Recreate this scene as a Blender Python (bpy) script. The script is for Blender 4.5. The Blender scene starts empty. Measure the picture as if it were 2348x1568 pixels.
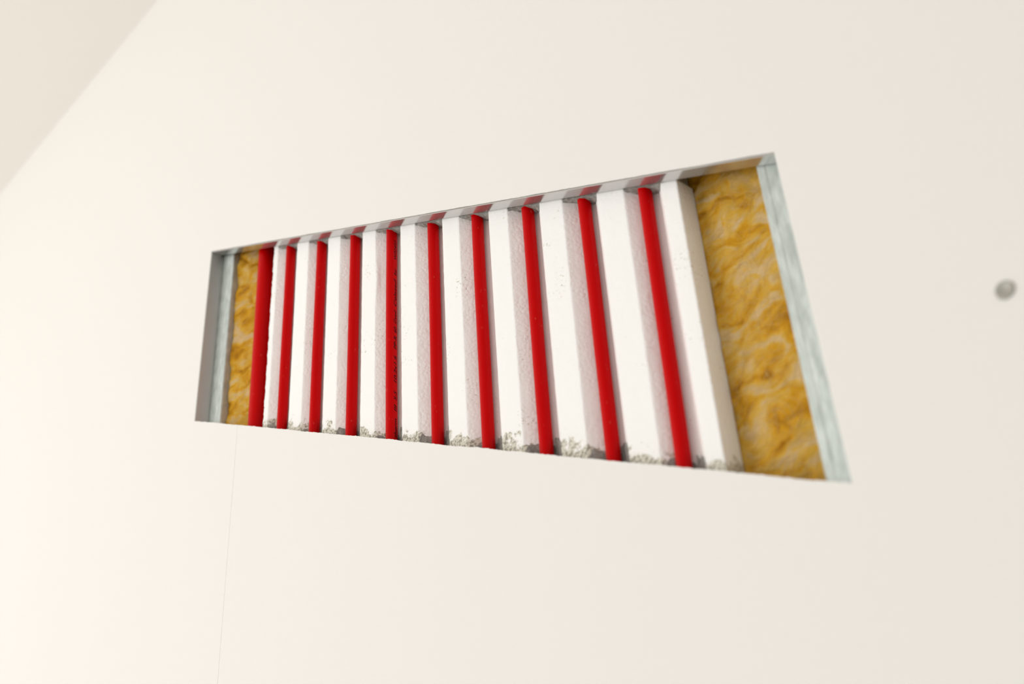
import bpy, bmesh, math, random
from mathutils import Vector, Matrix, noise
random.seed(7)
S = bpy.context.scene
COL = S.collection

# ------------------------------------------------------------------ camera
CAM_Z = 1.15            # eye height; the wall is the plane y = 0, room on the -y side
D = 0.50709             # camera distance from the wall plane
right = Vector((0.67631967, 0.73432482, -0.05795492))
down = Vector((-0.4238545, 0.3236094, -0.84594581))
fwd = Vector((-0.60244425, 0.59669424, 0.53011028))
cam = bpy.data.cameras.new('camera')
cam.sensor_width = 36.0
cam.lens = 40.326
cam.clip_start = 0.02
cam.dof.use_dof = True
cam.dof.focus_distance = 0.965
cam.dof.aperture_fstop = 5.0
co = bpy.data.objects.new('camera', cam)
COL.objects.link(co)
M = Matrix((right, -down, -fwd)).transposed().to_4x4()
M.translation = Vector((0, -D, CAM_Z))
co.matrix_world = M
S.camera = co

# ------------------------------------------------------------------ world, light, exposure
S.view_settings.view_transform = 'Standard'
S.view_settings.look = 'None'
S.view_settings.gamma = 1.0
S.view_settings.use_curve_mapping = False
S.view_settings.exposure = -0.07
w = bpy.data.worlds.new('world')
S.world = w
w.use_nodes = True
w.node_tree.nodes['Background'].inputs[0].default_value = (1.0, 0.99, 0.965, 1)
w.node_tree.nodes['Background'].inputs[1].default_value = 0.76

def area(name, loc, target, sx, sy, power, color):
    l = bpy.data.lights.new(name, 'AREA')
    l.shape = 'RECTANGLE'; l.size = sx; l.size_y = sy
    l.energy = power; l.color = color
    o = bpy.data.objects.new(name, l); COL.objects.link(o)
    o.location = loc
    o.rotation_euler = (Vector(target) - Vector(loc)).to_track_quat('-Z', 'Y').to_euler()
    return o
area('window_light', (-2.3, -2.7, 1.5), (-0.9, 0, 1.7), 2.0, 1.9, 44, (1.0, 0.998, 0.985))

# ------------------------------------------------------------------ helpers
def mesh_obj(name, bm, mat, parent=None, smooth=False):
    me = bpy.data.meshes.new(name)
    bmesh.ops.recalc_face_normals(bm, faces=bm.faces)
    bm.to_mesh(me); bm.free()
    o = bpy.data.objects.new(name, me); COL.objects.link(o)
    if mat: me.materials.append(mat)
    if smooth:
        for p in me.polygons: p.use_smooth = True
    if parent: o.parent = parent
    return o

def tag(o, label, cat, group=None):
    o['label'] = label; o['category'] = cat
    if group: o['group'] = group
    return o

def empty(name, loc, label, cat, group=None):
    o = bpy.data.objects.new(name, None); COL.objects.link(o)
    o.location = loc; o.empty_display_size = 0.05
    return tag(o, label, cat, group)

def loft(bm, rings, caps=True, closed=True):
    vs = [[bm.verts.new(p) for p in r] for r in rings]
    n = len(rings[0])
    m = n if closed else n - 1
    for a, b in zip(vs[:-1], vs[1:]):
        for i in range(m):
            j = (i + 1) % n
            bm.faces.new((a[i], a[j], b[j], b[i]))
    if caps:
        bm.faces.new(vs[0][::-1]); bm.faces.new(vs[-1])
    return vs

def box(bm, x0, x1, y0, y1, z0, z1):
    loft(bm, [[(x0, y0, z), (x1, y0, z), (x1, y1, z), (x0, y1, z)] for z in (z0, z1)])

def N(x, y=0.0, z=0.0):
    return noise.noise(Vector((x, y, z)))

# ------------------------------------------------------------------ materials
def mat(name):
    m = bpy.data.materials.new(name); m.use_nodes = True
    nt = m.node_tree
    return m, nt, nt.nodes['Principled BSDF']

def nd(nt, t, **kw):
    n = nt.nodes.new(t)
    for k, v in kw.items():
        if hasattr(n, k): setattr(n, k, v)
        else: n.inputs[k].default_value = v
    return n

def objc(nt, scale=(1, 1, 1), rot=(0, 0, 0)):
    tc = nd(nt, 'ShaderNodeTexCoord'); mp = nd(nt, 'ShaderNodeMapping')
    mp.inputs['Scale'].default_value = scale
    mp.inputs['Rotation'].default_value = rot
    nt.links.new(tc.outputs['Object'], mp.inputs[0])
    return mp.outputs[0]

def ramp(nt, fac, stops):
    r = nd(nt, 'ShaderNodeValToRGB')
    e = r.color_ramp.elements
    while len(e) < len(stops): e.new(0.5)
    for q, (p, c) in zip(e, stops):
        q.position = p; q.color = (*c, 1)
    nt.links.new(fac, r.inputs[0])
    return r.outputs[0]

def bump(nt, b, height, strength, dist, prev=None):
    n = nd(nt, 'ShaderNodeBump'); n.inputs['Strength'].default_value = strength
    n.inputs['Distance'].default_value = dist
    nt.links.new(height, n.inputs['Height'])
    if prev: nt.links.new(prev, n.inputs['Normal'])
    if b: nt.links.new(n.outputs[0], b.inputs['Normal'])
    return n.outputs[0]

def math_n(nt, op, a, b=None, clamp=False):
    n = nd(nt, 'ShaderNodeMath', operation=op); n.use_clamp = clamp
    for i, v in enumerate((a, b)):
        if v is None: continue
        if isinstance(v, (int, float)): n.inputs[i].default_value = v
        else: nt.links.new(v, n.inputs[i])
    return n.outputs[0]

def paint(name, col, rough=0.75):
    m, nt, b = mat(name)
    b.inputs['Base Color'].default_value = (*col, 1)
    b.inputs['Roughness'].default_value = rough
    n = nd(nt, 'ShaderNodeTexNoise', Scale=700.0, Detail=3.0)
    nt.links.new(objc(nt), n.inputs['Vector'])
    bump(nt, b, n.outputs[0], 0.18, 0.0005)
    return m
M_wall = paint('wall_paint', (0.83, 0.807, 0.772))
M_ceil = paint('ceiling_paint', (0.89, 0.855, 0.80))
M_floor = paint('floor_screed', (0.70, 0.68, 0.66))

m, nt, b = mat('red_pipe'); M_pipe = m
b.inputs['Base Color'].default_value = (0.545, 0.0, 0.001, 1)
b.inputs['Roughness'].default_value = 0.3
b.inputs['Specular IOR Level'].default_value = 0.07
# dusty scuffs on the plastic
n = nd(nt, 'ShaderNodeTexNoise', Scale=420.0, Detail=4.0); nt.links.new(objc(nt, (1, 1, 0.45)), n.inputs['Vector'])
n2 = nd(nt, 'ShaderNodeTexNoise', Scale=45.0, Detail=2.0); nt.links.new(objc(nt), n2.inputs['Vector'])
f = math_n(nt, 'MULTIPLY', ramp(nt, n.outputs[0], [(0.66, (0, 0, 0)), (0.74, (1, 1, 1))]),
           ramp(nt, n2.outputs[0], [(0.5, (0, 0, 0)), (0.7, (0.6, 0.6, 0.6))]))
mx = nd(nt, 'ShaderNodeMix', data_type='RGBA')
nt.links.new(f, mx.inputs[0]); mx.inputs[6].default_value = (0.545, 0.0, 0.001, 1); mx.inputs[7].default_value = (0.55, 0.16, 0.12, 1)
nt.links.new(mx.outputs[2], b.inputs['Base Color'])

m, nt, b = mat('black_print'); M_print = m
b.inputs['Base Color'].default_value = (0.035, 0.0, 0.003, 1); b.inputs['Roughness'].default_value = 0.6; b.inputs['Specular IOR Level'].default_value = 0.1

# bottom edge of the opening projected into the panel: z = KB - 0.4827 x  (absolute)
ZT = lambda x: CAM_Z + 0.33857 - 0.48136 * x      # top edge of the opening
ZB = lambda x: CAM_Z + 0.11193 - 0.48397 * x      # bottom edge of the opening
def seen_bottom(x, y):                            # lowest line once covered by the plasterboard edge
    k = 1 + y / D
    return CAM_Z + k * (ZB(x / k) - CAM_Z)

m, nt, b = mat('expanded_polystyrene'); M_eps = m
b.inputs['Roughness'].default_value = 0.6
b.inputs['Subsurface Weight'].default_value = 0.25
b.inputs['Subsurface Radius'].default_value = (1.0, 0.8, 0.75)
b.inputs['Subsurface Scale'].default_value = 0.006
v = nd(nt, 'ShaderNodeTexVoronoi', feature='SMOOTH_F1', Scale=400.0)
v.inputs['Smoothness'].default_value = 0.25
nv = nd(nt, 'ShaderNodeTexNoise', Scale=60.0, Detail=2.0)
nt.links.new(objc(nt), v.inputs['Vector']); nt.links.new(objc(nt), nv.inputs['Vector'])
geo = nd(nt, 'ShaderNodeNewGeometry'); sg = nd(nt, 'ShaderNodeSeparateXYZ'); nt.links.new(geo.outputs['True Normal'], sg.inputs[0])
flat = math_n(nt, 'MULTIPLY', math_n(nt, 'SUBTRACT', math_n(nt, 'ABSOLUTE', sg.outputs[1]), 0.90), 12.0, clamp=True)   # hot-wire cut faces are smoother
amp = math_n(nt, 'SUBTRACT', 1.0, math_n(nt, 'MULTIPLY', flat, 0.62))
h = math_n(nt, 'SUBTRACT', 1.0, math_n(nt, 'POWER', v.outputs['Distance'], 2.0))
h2 = math_n(nt, 'MULTIPLY', math_n(nt, 'MULTIPLY', h, amp), ramp(nt, nv.outputs[0], [(0.35, (0.35,) * 3), (0.6, (1,) * 3)]))
bump(nt, b, h2, 0.5, 0.0009)
# old mortar dirt along the lower cut
sep = nd(nt, 'ShaderNodeSeparateXYZ'); nt.links.new(objc(nt), sep.inputs[0])
zl = math_n(nt, 'ADD', sep.outputs[2], math_n(nt, 'MULTIPLY', sep.outputs[0], 0.48397))
hgt = math_n(nt, 'SUBTRACT', zl, CAM_Z + 0.11193 * (1 + 0.013 / D))      # height above the visible lower edge
d1 = nd(nt, 'ShaderNodeTexNoise', Scale=70.0, Detail=5.0, Roughness=0.65)
d2 = nd(nt, 'ShaderNodeTexNoise', Scale=520.0, Detail=3.0)
d3 = nd(nt, 'ShaderNodeTexNoise', Scale=33.0, Detail=3.0)
for q in (d1, d2, d3): nt.links.new(objc(nt), q.inputs['Vector'])
lim = math_n(nt, 'MULTIPLY', math_n(nt, 'SUBTRACT', d1.outputs[0], 0.33), 0.055)
m1 = math_n(nt, 'MULTIPLY', math_n(nt, 'SUBTRACT', lim, hgt), 320.0, clamp=True)
m2 = math_n(nt, 'MULTIPLY', math_n(nt, 'SUBTRACT', d2.outputs[0], 0.47), 9.0, clamp=True)
spk = math_n(nt, 'MULTIPLY', math_n(nt, 'SUBTRACT', d2.outputs[0], 0.60), 12.0, clamp=True)
spk = math_n(nt, 'MULTIPLY', spk, math_n(nt, 'MULTIPLY', math_n(nt, 'SUBTRACT', d3.outputs[0], 0.60), 14.0, clamp=True))
mxa = nd(nt, 'ShaderNodeMix', data_type='RGBA'); mxa.inputs[6].default_value = (0.935, 0.92, 0.895, 1)
mxa.inputs[7].default_value = (0.64, 0.60, 0.48, 1); nt.links.new(math_n(nt, 'MULTIPLY', m1, 0.8), mxa.inputs[0])
mxb = nd(nt, 'ShaderNodeMix', data_type='RGBA'); nt.links.new(mxa.outputs[2], mxb.inputs[6])
mxb.inputs[7].default_value = (0.20, 0.18, 0.14, 1); nt.links.new(math_n(nt, 'MULTIPLY', math_n(nt, 'MULTIPLY', m1, m2), 0.8), mxb.inputs[0])
mxc = nd(nt, 'ShaderNodeMix', data_type='RGBA'); nt.links.new(mxb.outputs[2], mxc.inputs[6])
mxc.inputs[7].default_value = (0.36, 0.29, 0.16, 1); nt.links.new(math_n(nt, 'MULTIPLY', spk, 0.7), mxc.inputs[0])
nt.links.new(mxc.outputs[2], b.inputs['Base Color'])

m, nt, b = mat('grey_mortar'); M_mortar = m
n = nd(nt, 'ShaderNodeTexNoise', Scale=260.0, Detail=6.0, Roughness=0.7); nt.links.new(objc(nt), n.inputs['Vector'])
nt.links.new(ramp(nt, n.outputs[0], [(0.3, (0.17, 0.165, 0.15)), (0.55, (0.34, 0.33, 0.30)), (0.75, (0.55, 0.53, 0.48))]), b.inputs['Base Color'])
b.inputs['Roughness'].default_value = 0.9
bump(nt, b, n.outputs[0], 0.9, 0.0012)

m, nt, b = mat('galvanised_steel'); M_galv = m
b.inputs['Metallic'].default_value = 0.6
n = nd(nt, 'ShaderNodeTexNoise', Scale=120.0, Detail=4.0); nt.links.new(objc(nt, (2.2, 1, 0.6)), n.inputs['Vector'])
nt.links.new(ramp(nt, n.outputs[0], [(0.3, (0.45, 0.495, 0.47)), (0.6, (0.60, 0.65, 0.62)), (0.75, (0.67, 0.71, 0.69))]), b.inputs['Base Color'])
b.inputs['Roughness'].default_value = 0.6
bump(nt, b, n.outputs[0], 0.08, 0.0004)

m, nt, b = mat('polished_metal'); M_mirror = m
b.inputs['Metallic'].default_value = 0.8
b.inputs['Base Color'].default_value = (0.58, 0.57, 0.56, 1)
b.inputs['Roughness'].default_value = 0.17
n = nd(nt, 'ShaderNodeTexNoise', Scale=900.0, Detail=2.0)
nt.links.new(objc(nt, (0.06, 1, 1), (0, 0.4487, 0)), n.inputs['Vector'])
bump(nt, b, n.outputs[0], 0.12, 0.0003)

m, nt, b = mat('dull_metal'); M_dull = m
b.inputs['Metallic'].default_value = 0.7
b.inputs['Base Color'].default_value = (0.58, 0.58, 0.56, 1); b.inputs['Roughness'].default_value = 0.5
m, nt, b = mat('mineral_wool'); M_wool = m
b.inputs['Roughness'].default_value = 0.95
b.inputs['Specular IOR Level'].default_value = 0.1
wn = nd(nt, 'ShaderNodeTexNoise', Scale=28.0, Detail=3.0); nt.links.new(objc(nt), wn.inputs['Vector'])
mixv = nd(nt, 'ShaderNodeMix', data_type='VECTOR'); mixv.inputs[0].default_value = 0.03
nt.links.new(objc(nt), mixv.inputs[4]); nt.links.new(wn.outputs['Color'], mixv.inputs[5])
mp = nd(nt, 'ShaderNodeMapping'); mp.inputs['Rotation'].default_value = (0, 0.6, 0); mp.inputs['Scale'].default_value = (0.8, 1, 1.5)
nt.links.new(mixv.outputs[1], mp.inputs[0])
wa = nd(nt, 'ShaderNodeTexNoise', Scale=38.0, Detail=5.0, Roughness=0.55, Distortion=1.0); nt.links.new(mp.outputs[0], wa.inputs['Vector'])
wb = nd(nt, 'ShaderNodeTexNoise', Scale=520.0, Detail=4.0, Roughness=0.7, Distortion=0.4)
mp2 = nd(nt, 'ShaderNodeMapping'); mp2.inputs['Scale'].default_value = (0.22, 1, 1.3); nt.links.new(mp.outputs[0], mp2.inputs[0]); nt.links.new(mp2.outputs[0], wb.inputs['Vector'])
c1 = ramp(nt, wa.outputs[0], [(0.31, (0.36, 0.15, 0.010)), (0.44, (0.64, 0.32, 0.018)), (0.53, (0.68, 0.41, 0.07)), (0.62, (0.66, 0.46, 0.22))])
c2 = nd(nt, 'ShaderNodeMix', data_type='RGBA', blend_type='MULTIPLY'); c2.inputs[0].default_value = 0.35
nt.links.new(c1, c2.inputs[6]); nt.links.new(ramp(nt, wb.outputs[0], [(0.3, (0.45,) * 3), (0.7, (1,) * 3)]), c2.inputs[7])
nt.links.new(c2.outputs[2], b.inputs['Base Color'])
bb = bump(nt, None, wa.outputs[0], 0.45, 0.004)
bump(nt, b, wb.outputs[0], 0.5, 0.0008, bb)

m, nt, b = mat('wool_fibre'); M_fib = m
b.inputs['Base Color'].default_value = (0.80, 0.56, 0.20, 1); b.inputs['Roughness'].default_value = 0.8

m, nt, b = mat('masonry'); M_mas = m
b.inputs['Base Color'].default_value = (0.35, 0.33, 0.30, 1); b.inputs['Roughness'].default_value = 0.95

m, nt, b = mat('dark_screw'); M_screw = m
b.inputs['Base Color'].default_value = (0.40, 0.385, 0.34, 1); b.inputs['Metallic'].default_value = 0.3
b.inputs['Roughness'].default_value = 0.5

# ------------------------------------------------------------------ room shell
XL, XR = -0.999, -0.2695        # left and right side of the opening
BT = 0.0125                     # plasterboard thickness
CEIL = CAM_Z + 1.4845
X0, X1 = -4.2, 1.6

def wall_left_col(bm, x0, x1, z0a, z0b, z1a, z1b, y0=0.0, y1=BT):
    loft(bm, [[(x0, y0, z0a), (x1, y0, z0b), (x1, y1, z0b), (x0, y1, z0a)],
              [(x0, y0, z1a), (x1, y0, z1b), (x1, y1, z1b), (x0, y1, z1a)]])
bm = bmesh.new()
# screw dimple is covered by the screw head; board made of columns round the opening
box(bm, X0, XL, 0, BT, 0, CEIL)
box(bm, XR, X1, 0, BT, 0, CEIL)
nseg = 460
xs = [XL + (XR - XL) * i / nseg for i in range(nseg + 1)]
tp = [ZT(x) + 0.0003 + 0.00028 * N(x * 260, 3.1) + 0.0004 * N(x * 40, 8.2) for x in xs]
bt = [ZB(x) + 0.00040 * N(x * 300, 7.7) + 0.0006 * N(x * 35, 5.2) + 0.0006 * max(0, N(x * 900, 2.2)) for x in xs]
def strip(bm, xs, za, zb, y0=0.0, y1=BT):
    loft(bm, [[(x, y0, a), (x, y0, b_), (x, y1, b_), (x, y1, a)] for x, a, b_ in zip(xs, za, zb)])
strip(bm, xs, tp, [CEIL] * len(xs))
SEAM = -0.9065
k = min(range(len(xs)), key=lambda i: abs(xs[i] - SEAM))
strip(bm, xs[:k + 1], [0] * (k + 1), bt[:k + 1])
g = 0.0004                                              # hairline joint below the opening
strip(bm, [xs[k], xs[k] + g], [0, 0], [bt[k], bt[k]], 0.0002, BT)
strip(bm, [xs[k] + g] + xs[k + 1:], [0] * (len(xs) - k), [bt[k]] + bt[k + 1:])
wall = mesh_obj('wall_back', bm, M_wall)
wall['kind'] = 'structure'
bm = bmesh.new(); box(bm, X0, X1, 0.076, 0.2, 0, CEIL)
box(bm, X0, X0 + 0.03, BT, 0.076, 0, CEIL); box(bm, X1 - 0.03, X1, BT, 0.076, 0, CEIL)  # unseen end caps, added to keep world light out of the cavity
o = mesh_obj('wall_masonry', bm, M_mas); o['kind'] = 'structure'
bm = bmesh.new(); box(bm, X0, X1, -4.0, 0.2, CEIL, CEIL + 0.05)
o = mesh_obj('ceiling', bm, M_ceil); o['kind'] = 'structure'
bm = bmesh.new(); box(bm, X0, X1, -4.0, 0.2, -0.05, 0)
o = mesh_obj('floor', bm, M_floor); o['kind'] = 'structure'

# ------------------------------------------------------------------ galvanised studs (C profile)
def stud(xa, xb, yf, z0, z1, label):
    # outline in plan: front web with two shallow ribs, flanges, lips
    t = 0.0006; r = 0.0018; dp = 0.027
    out = [(xa + 0.006, yf + dp), (xa, yf + dp), (xa, yf + r), (xa + r * 0.3, yf + r * 0.3), (xa + r, yf)]
    wdt = xb - xa
    for fx in (0.12, 0.30, 0.70, 0.88):
        x = xa + wdt * fx
        out += [(x - 0.0012, yf), (x, yf + 0.0003), (x + 0.0012, yf)]
    out += [(xb - r, yf), (xb - r * 0.3, yf + r * 0.3), (xb, yf + r), (xb, yf + dp), (xb - 0.006, yf + dp)]
    inn = []
    for x, y in reversed(out):
        if y > yf + dp - 1e-6:
            inn.append((x, y - t) if (x > xa + 0.003 and x < xb - 0.003) else ((x + t, y - t) if x < (xa + xb) / 2 else (x - t, y - t)))
        elif y > yf + 0.001: inn.append((x + t, y) if x < (xa + xb) / 2 else (x - t, y))
        else: inn.append((x, y + t))
    prof = out + inn
    bm = bmesh.new()
    loft(bm, [[(x, y, z) for x, y in prof] for z in (z0, z1)])
    o = mesh_obj('metal_stud', bm, M_galv)
    tag(o, label, 'metal stud', 'galvanised studs at both ends of the opening')
    return o
YL, YR = 0.0158, 0.0128
stud(-1.034, -0.974, YL, ZB(XL) - 0.12, ZT(XL) + 0.12, 'narrow shaded galvanised steel stud at the left end of the wall opening')
stud(-0.2917, -0.2317, YR, ZB(XR) - 0.12, ZT(XR) + 0.12, 'broad pale galvanised steel stud at the right end of the wall opening')

# ------------------------------------------------------------------ polished edge strips
ang = math.atan(0.4827)
bm = bmesh.new()
dz = 0.0009
xsn = [XL + 0.0002 + (XR - XL - 0.0004) * i / 60 for i in range(61)]
yf_, yb_ = 0.0004, 0.0110
loft(bm, [[(x, yf_, ZT(x) - 0.0004), (x, yb_, ZT(x) - 0.0004), (x, yb_, ZT(x) - 0.0004 - dz), (x, yf_, ZT(x) - 0.0004 - dz)] for x in xsn])
o = mesh_obj('edge_strip', bm, M_mirror)
tag(o, 'long mirror-like metal strip lining the sloping top edge of the wall opening', 'metal strip', 'polished strips lining the opening')
bm = bmesh.new()
loft(bm, [[(XL + 0.0002, 0.0003, z(XL)), (XL + 0.0011, 0.0003, z(XL)), (XL + 0.0011, YL - 0.0003, z(XL)), (XL + 0.0002, YL - 0.0003, z(XL))]
          for z in (lambda x: ZB(x) + 0.0002, lambda x: ZT(x) - 0.0016)])
o = mesh_obj('edge_strip', bm, M_dull)
tag(o, 'short grey metal strip lining the upright left edge of the wall opening', 'metal strip', 'polished strips lining the opening')

# ------------------------------------------------------------------ polystyrene panel
YE = 0.0131
flats = [(-881.4, -872.8), (-835.0, -813.2), (-777.6, -756.4), (-719.4, -698.4), (-660.8, -639.6),
         (-601.9, -580.0), (-542.8, -520.6), (-484.4, -460.4), (-425.5, -400.4), (-367.3, -353.6)]
flats = [(a / 1e3, c / 1e3) for a, c in flats]
GD = 0.0120        # groove depth
BACK = 0.0315
def profile():
    """(x, y, kind) from left to right along the front of the panel; kind 0 edge, 1 face, 2 groove"""
    pts = []
    for i, (a, c) in enumerate(flats):
        if i:
            pts += [(a - 0.0008, YE + 0.0010, 2), (a - 0.0001, YE + 0.00035, 0)]
        pts += [(a + 0.0007, YE, 1)]
        nf = 5
        for k in range(1, nf): pts.append((a + (c - a) * k / nf, YE, 1))
        pts += [(c - 0.0007, YE, 1)]
        if i < len(flats) - 1:
            pts += [(c + 0.0001, YE + 0.0003, 0), (c + 0.0009, YE + 0.0010, 2)]
            nx = flats[i + 1][0]; wd = nx - c
            s = (wd - 0.0120) / 2
            for k in range(1, 5): pts.append((c + 0.0009 + (s - 0.0009) * k / 4.0, YE + 0.0010 + (GD - 0.0010) * k / 4.0, 2))
            pts.append((c + wd / 2, YE + GD, 2))
            for k in range(0, 4): pts.append((nx - s + (s - 0.0008) * k / 4.0, YE + GD - (GD - 0.0010) * k / 4.0, 2))
        else:
            pts += [(c, YE + 0.0005, 0)]
    return pts
PROF = profile()
bm = bmesh.new()
rows = []
NR = 130
for r in range(NR + 1):
    t = r / NR
    ring = []
    for (x, y, kd) in PROF:
        zb = ZB(x) - 0.035
        zt = ZT(x) + 0.0012 - 0.0014 * max(0, N(x * 70, 4.4) + 0.25) - 0.0012 * max(0, N(x * 300, 9.4)) if r == NR else ZT(x) + 0.0012
        z = zb + (zt - zb) * t
        first = x < -0.8800
        dx = 0.00025 * N(x * 90, z * 160) if kd == 0 else 0
        if x < -0.8795: dx = 0.0011 * N(3.3, z * 120) + 0.0009 * N(1.3, z * 420)
        bulge = 0.0014 * math.exp(-((z - CAM_Z - 0.618) / 0.020) ** 2) if -0.7005 < x < -0.6965 else 0
        dy = 0.00018 * N(x * 130, z * 130, 5)
        ring.append((x + dx + bulge, y + dy, z))
    # close at the back
    xe, xb = PROF[-1][0], PROF[0][0]
    zz = ZB(xe) - 0.035; zt = ZT(xe) + 0.0012
    ring.append((xe, BACK, zz + (zt - zz) * t))
    zz = ZB(xb) - 0.035; zt = ZT(xb) + 0.0012
    ring.append((xb + 0.0011 * N(3.3, ring[0][2] * 120), BACK, zz + (zt - zz) * t))
    ring.append((xb + 0.0011 * N(3.3, ring[0][2] * 120) + 0.0004 * N(7, ring[0][2] * 500), YE + 0.0015, zz + (zt - zz) * t))
    rows.append(ring)
loft(bm, rows)
o = mesh_obj('polystyrene_panel', bm, M_eps)
tag(o, 'white grooved expanded polystyrene panel behind the red pipes, with grey dirt at its lower edge', 'insulation panel')

# ------------------------------------------------------------------ red pipes
def tube(bm, pts, r, n=40, cap=True):
    rings = []
    for p in pts:
        rings.append([(p[0] + r * math.cos(2 * math.pi * i / n), p[1] + r * math.sin(2 * math.pi * i / n), p[2]) for i in range(n)])
    loft(bm, rings, caps=cap)
PR = 0.0051
YP = YE + GD - PR - 0.0008
# x at top / z, x at bottom / z in mm (relative to the eye height)
PT = [(-856.5, 756.4, -855.8, 556.4), (-798.0, 727.8, -799.1, 531.1), (-739.4, 701.1, -740.4, 505.0),
      (-681.3, 671.8, -682.6, 454.2), (-621.1, 644.4, -622.2, 422.6), (-563.0, 614.6, -563.3, 403.5),
      (-503.1, 584.1, -504.0, 373.3), (-443.1, 555.7, -443.5, 341.3), (-385.6, 523.5, -387.7, 306.0)]
ordn = ['second', 'third', 'fourth', 'fifth', 'sixth', 'seventh', 'eighth', 'ninth', 'tenth']
grp = 'red pipes in the polystyrene grooves'
PLAB = ['thin red plastic pipe in the leftmost groove, next to the thick dark red pipe',
        'thin red pipe in the second groove, third pipe from the left of the opening',
        'thin red pipe in the third groove, just left of the pipe with black printing',
        'thin red plastic pipe with a line of black printing along its right side',
        'thin red pipe in the groove just right of the pipe with black printing',
        'red pipe scratched pale near its top, second to the right of the printed pipe',
        'thin red pipe in the groove between the scratched pipe and the second pipe from the right end',
        'leaning red pipe in the second groove from the right end',
        'rightmost red pipe, leaning most, beside the last white rib and yellow wool']
PLAB[6] = 'red pipe in the third groove from the right end of the polystyrene panel'
def pipe_x(i, z):
    a, za, c, zc = PT[i]; za = za / 1e3 + CAM_Z; zc = zc / 1e3 + CAM_Z
    t = (z - zc) / (za - zc)
    return (c + (a - c) * t) / 1e3 + 0.0005 * N(i * 3.3 + 1, z * 9)
for i in range(9):
    xm = PT[i][0] / 1e3
    z0 = ZB(xm) - 0.03; z1 = ZT(xm) + 0.018
    pts = [(pipe_x(i, z0 + (z1 - z0) * k / 40), YP, z0 + (z1 - z0) * k / 40) for k in range(41)]
    bm = bmesh.new(); tube(bm, pts, PR)
    par = empty('heating_pipe', (xm, YP, z0), PLAB[i], 'pipe', grp) if i == 3 else None
    if par:
        bmesh.ops.translate(bm, verts=bm.verts, vec=-par.location)
        body = mesh_obj('pipe_tube', bm, M_pipe, par, True)
        printed = par
    else:
        o = mesh_obj('heating_pipe', bm, M_pipe, None, True); tag(o, PLAB[i], 'pipe', grp)
bm = bmesh.new()
XM = -0.9140; RM = 0.0100; YM = 0.0260
za, zc = ZB(XM) - 0.05, ZT(XM) + 0.02
tube(bm, [(XM - 0.002 + 0.0040 * (1 - k / 30), YM, zc + (za - zc) * (1 - k / 30)) for k in range(31)], RM, 56)
o = mesh_obj('heating_pipe', bm, M_pipe, None, True)
tag(o, 'thick dark red pipe at far left, between yellow wool and the first white rib', 'pipe')

# printed line on the fourth grooved pipe
words = [('therm', 446.5, 464.5), ('III', 471.1, 478.0), ('S-S', 482.0, 491.5), ('10.2x1.6', 499.3, 526.5), ('PP-R', 533.0, 546.8),
         ('60', 550.2, 556.6), ('Gved', 560.3, 574.4), ('Celazed', 578.6, 608.2), ('by', 612.0, 620.5), ('W02493', 630.0, 652.0)]
bm = bmesh.new()
for s, a, c in words:
    cu = bpy.data.curves.new('t', 'FONT'); cu.body = s; cu.size = 1.0; cu.shear = 0.25
    cu.resolution_u = 3; cu.offset = 0.02
    to = bpy.data.objects.new('t', cu); COL.objects.link(to)
    dg = bpy.context.evaluated_depsgraph_get()
    me = to.evaluated_get(dg).to_mesh()
    xs_ = [v_.co.x for v_ in me.vertices]
    x0, x1 = min(xs_), max(xs_)
    tmp = bmesh.new(); tmp.from_mesh(me)
    H = 0.0030 / 0.72
    bmesh.ops.triangulate(tmp, faces=tmp.faces)
    bmesh.ops.subdivide_edges(tmp, edges=tmp.edges, cuts=3, use_grid_fill=True)
    for v_ in tmp.verts:
        z = CAM_Z + (a + (c - a) * (v_.co.x - x0) / (x1 - x0)) / 1e3
        # text reads upwards, tops of the letters to the left; angle measured from -y towards +x
        ua = math.radians(109.0) - v_.co.y * H / PR
        rr = PR + 0.00006
        px = pipe_x(3, z)
        v_.co = Vector((px + rr * math.sin(ua), YP - rr * math.cos(ua), z)) - printed.location
    t2 = bpy.data.meshes.new('x'); tmp.to_mesh(t2); tmp.free(); bm.from_mesh(t2)
    bpy.data.meshes.remove(t2)
    to.to_mesh_clear() if False else None
    bpy.data.objects.remove(to); bpy.data.curves.remove(cu)
me = bpy.data.meshes.new('printed_text'); bm.to_mesh(me); bm.free()
o = bpy.data.objects.new('printed_text', me); COL.objects.link(o); me.materials.append(M_print); o.parent = printed
o['label'] = 'black printing running up the pipe'

# ------------------------------------------------------------------ mortar above and below
def groove_y(x):
    for (x0, y0, _), (x1, y1, _) in zip(PROF[:-1], PROF[1:]):
        if x0 <= x <= x1 and x1 > x0:
            return y0 + (y1 - y0) * (x - x0) / (x1 - x0)
    return YE
def in_groove(x):
    """signed position within a groove -1..1 or None on a flat"""
    for (a, c), (a2, c2) in zip(flats[:-1], flats[1:]):
        if c < x < a2: return 2 * (x - c) / (a2 - c) - 1
    return None
nx = 900
xa, xb = flats[0][0] + 0.0015, flats[-1][1] - 0.0005
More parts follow.
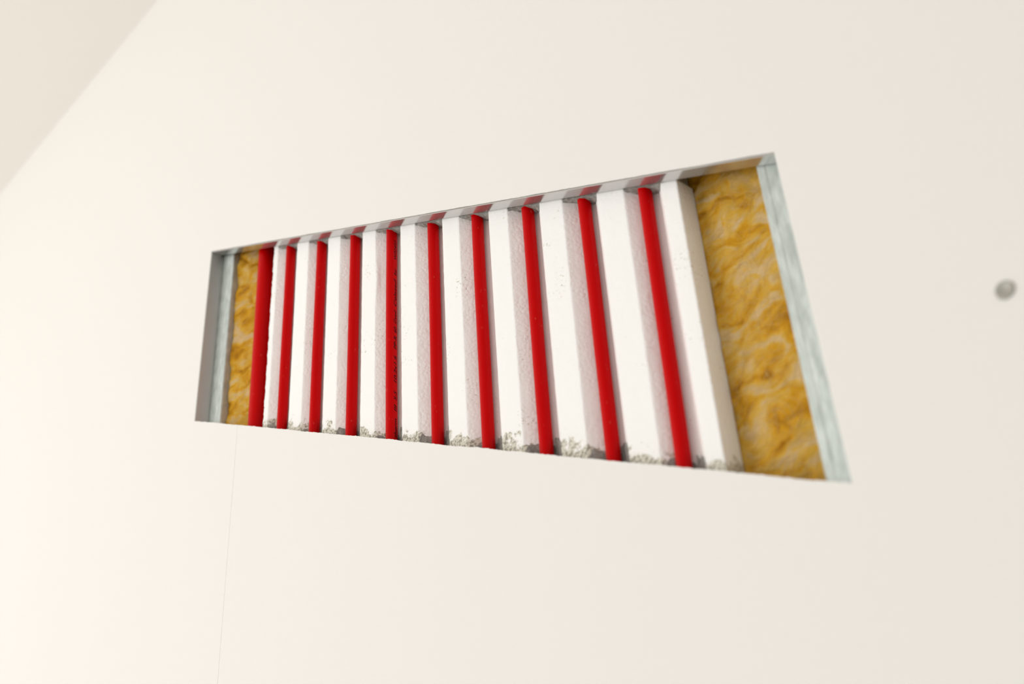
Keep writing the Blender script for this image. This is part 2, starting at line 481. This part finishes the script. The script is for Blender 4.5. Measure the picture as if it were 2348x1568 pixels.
# upper mass: fills the grooves flush with the panel face
bm = bmesh.new(); rings = []
for i in range(nx + 1):
    x = xa + (xb - xa) * i / nx
    g_ = in_groove(x)
    ze = ZT(x) + 0.0004 + 0.0010 * N(x * 120, 1.1) + 0.0010 * N(x * 430, 2.1)
    if g_ is not None:
        ze -= 0.0010 + 0.0016 * max(0, N(x * 90, 6.6)) + (0.0022 * math.exp(-((g_ - 0.75) / 0.2) ** 2))
    else: ze = max(ze, ZT(x) + 0.0004)
    zt = ZT(x) + 0.03
    yb = BACK - 0.004
    ring = [(x, YE + 0.0003, zt)]
    yg = max(groove_y(x), YE + 0.0004) if g_ is not None else YE + 0.0004
    for k in range(6):
        f_ = k / 5
        y = YE + 0.0003 + (yg - YE - 0.0003) * f_
        ring.append((x, y, ze + 0.0010 * N(x * 250, y * 250, 3) - 0.0016 * f_))
    ring.append((x, yg, ZT(x) + 0.0014)); ring.append((x, yb, ZT(x) + 0.0014))
    ring.append((x, yb, zt))
    rings.append(ring)
loft(bm, rings)
o = mesh_obj('mortar_mass', bm, M_mortar)
tag(o, 'grey crumbly mortar clinging above the polystyrene under the top metal strip', 'mortar', 'mortar left on the polystyrene panel')
# lower crust: thin layer that climbs up the grooves
bm = bmesh.new(); rings = []
for i in range(nx + 1):
    x = xa + (xb - xa) * i / nx
    g_ = in_groove(x); y0 = groove_y(x)
    off = -0.0022 + 0.0028 * N(x * 110, 3.9) + 0.0020 * N(x * 500, 4.9)
    th = 0.0005
    if g_ is not None:
        off = 0.0035 + 0.006 * N(x * 75, 0.6) + 0.0030 * N(x * 420, 1.6)
        if g_ > 0.15: off += 0.0075 * (1 + 0.8 * N(x * 17, 9.6)); th = 0.0012
        e = min(1, (1 - abs(g_)) / 0.12); off = off * e + (1 - e) * -0.001
    ze = seen_bottom(x, y0) + off
    z0 = ZB(x) - 0.03
    yf = y0 - th
    rings.append([(x, yf, z0), (x, yf + 0.0002 * N(x * 800), ze - 0.0012), (x, yf + 0.0004, ze), (x, y0 + 0.0002, ze), (x, y0 + 0.0002, z0)])
loft(bm, rings)
o = mesh_obj('mortar_mass', bm, M_mortar)
tag(o, 'grey broken mortar crust at the lower ends of the grooves and red pipes', 'mortar', 'mortar left on the polystyrene panel')

# ------------------------------------------------------------------ mineral wool
def wool(x0, x1, yf, yb, z0, z1, seed, label, slope=0.0, nfib=420, clamp=None):
    par = empty('mineral_wool', ((x0 + x1) / 2, yb, z0), label, 'insulation', 'yellow mineral wool at both ends of the opening')
    L = par.location
    nxx = int((x1 - x0) / 0.0016); nz = int((z1 - z0) / 0.0020)
    def surf(x, z):
        q = Vector((x * 26 + seed, z * 34, seed))
        y = yf + slope * (x - x0)
        wx = x + 0.006 * noise.noise(Vector((x * 45, z * 45, seed + 4))); wz = z + 0.006 * noise.noise(Vector((x * 45, z * 45, seed + 9)))
        y += 0.0030 * noise.noise(q) + 0.0016 * noise.noise(Vector((wx * 40 + wz * 22, wz * 95 - wx * 50, seed)))
        y += 0.0012 * noise.noise(Vector((wx * 120, wz * 130, seed))) + 0.0002 * noise.noise(Vector((wx * 110 + wz * 60, wz * 500 - wx * 250, seed)))
        if clamp: y = max(y, clamp(x))
        return y
    bm = bmesh.new()
    rows = []
    for j in range(nz + 1):
        z = z0 + (z1 - z0) * j / nz
        ring = [(x0 + (x1 - x0) * i / nxx, surf(x0 + (x1 - x0) * i / nxx, z), z) for i in range(nxx + 1)]
        ring += [(x1, yb, z), (x0, yb, z)]
        rows.append([(p[0] - L.x, p[1] - L.y, p[2] - L.z) for p in ring])
    loft(bm, rows)
    mesh_obj('batt', bm, M_wool, par, True)
    bm = bmesh.new()
    rnd = random.Random(seed)
    for _ in range(nfib):
        x = rnd.uniform(x0 + 0.004, x1 - 0.004); z = rnd.uniform(z0 + 0.02, z1 - 0.02)
        a = rnd.gauss(0.45, 0.6); l = rnd.uniform(0.006, 0.024); cv = rnd.gauss(0, 40)
        r = rnd.uniform(0.00005, 0.00012); rr = []
        n_ = 9; lift = rnd.uniform(0.0001, 0.0012)
        ok = True
        for k in range(n_):
            if not (x0 + 0.001 < x < x1 - 0.001): ok = False; break
            yy = surf(x, z) - lift * math.sin(math.pi * k / (n_ - 1)) + 0.0001
            dx_, dz_ = -math.sin(a), math.cos(a)
            rr.append([(x + r * dx_ * sx - L.x, yy + r * sy - L.y, z + r * dz_ * sx - L.z) for sx, sy in ((1, 0), (0, -1), (-1, 0), (0, 1))])
            x += math.cos(a) * l / n_; z += math.sin(a) * l / n_; a += cv * l / n_
        if ok: loft(bm, rr)
    f_ = mesh_obj('loose_fibres', bm, M_fib, par, True); f_['kind'] = 'stuff'
wool(-0.9735, -0.8850, 0.0225, 0.070, ZB(-0.94) - 0.05, ZT(-0.97) + 0.03, 3.0,
     'narrow strip of yellow mineral wool between the left stud and the thick red pipe', 0.24, 420, lambda x: 0.0375 if x > -0.925 else 0.017)
wool(-0.3700, -0.2925, 0.0325, 0.074, ZB(-0.32) - 0.05, ZT(-0.34) + 0.03, 11.0,
     'wide fluffy golden mineral wool between the white panel and the right stud', -0.05, 900, lambda x: 0.0319 if x < -0.3525 else 0.02)

# ------------------------------------------------------------------ screw in the wall at the far right
bm = bmesh.new()
sx_, sz_ = -0.1652, CAM_Z + 0.3069
prof = [(0.0, 0.0004), (0.0008, 0.0004), (0.0034, -0.0004), (0.0044, -0.0009), (0.0048, -0.0006), (0.0050, 0.0003)]
rings = []
for r_, y_ in prof[1:]:
    rings.append([(sx_ + r_ * math.cos(t * math.pi / 12), y_ - 0.0004, sz_ + r_ * math.sin(t * math.pi / 12)) for t in range(24)])
loft(bm, rings)
o = mesh_obj('wall_screw', bm, M_screw, None, True)
tag(o, 'small dark grey screw head in the white wall, far right of the opening', 'screw')
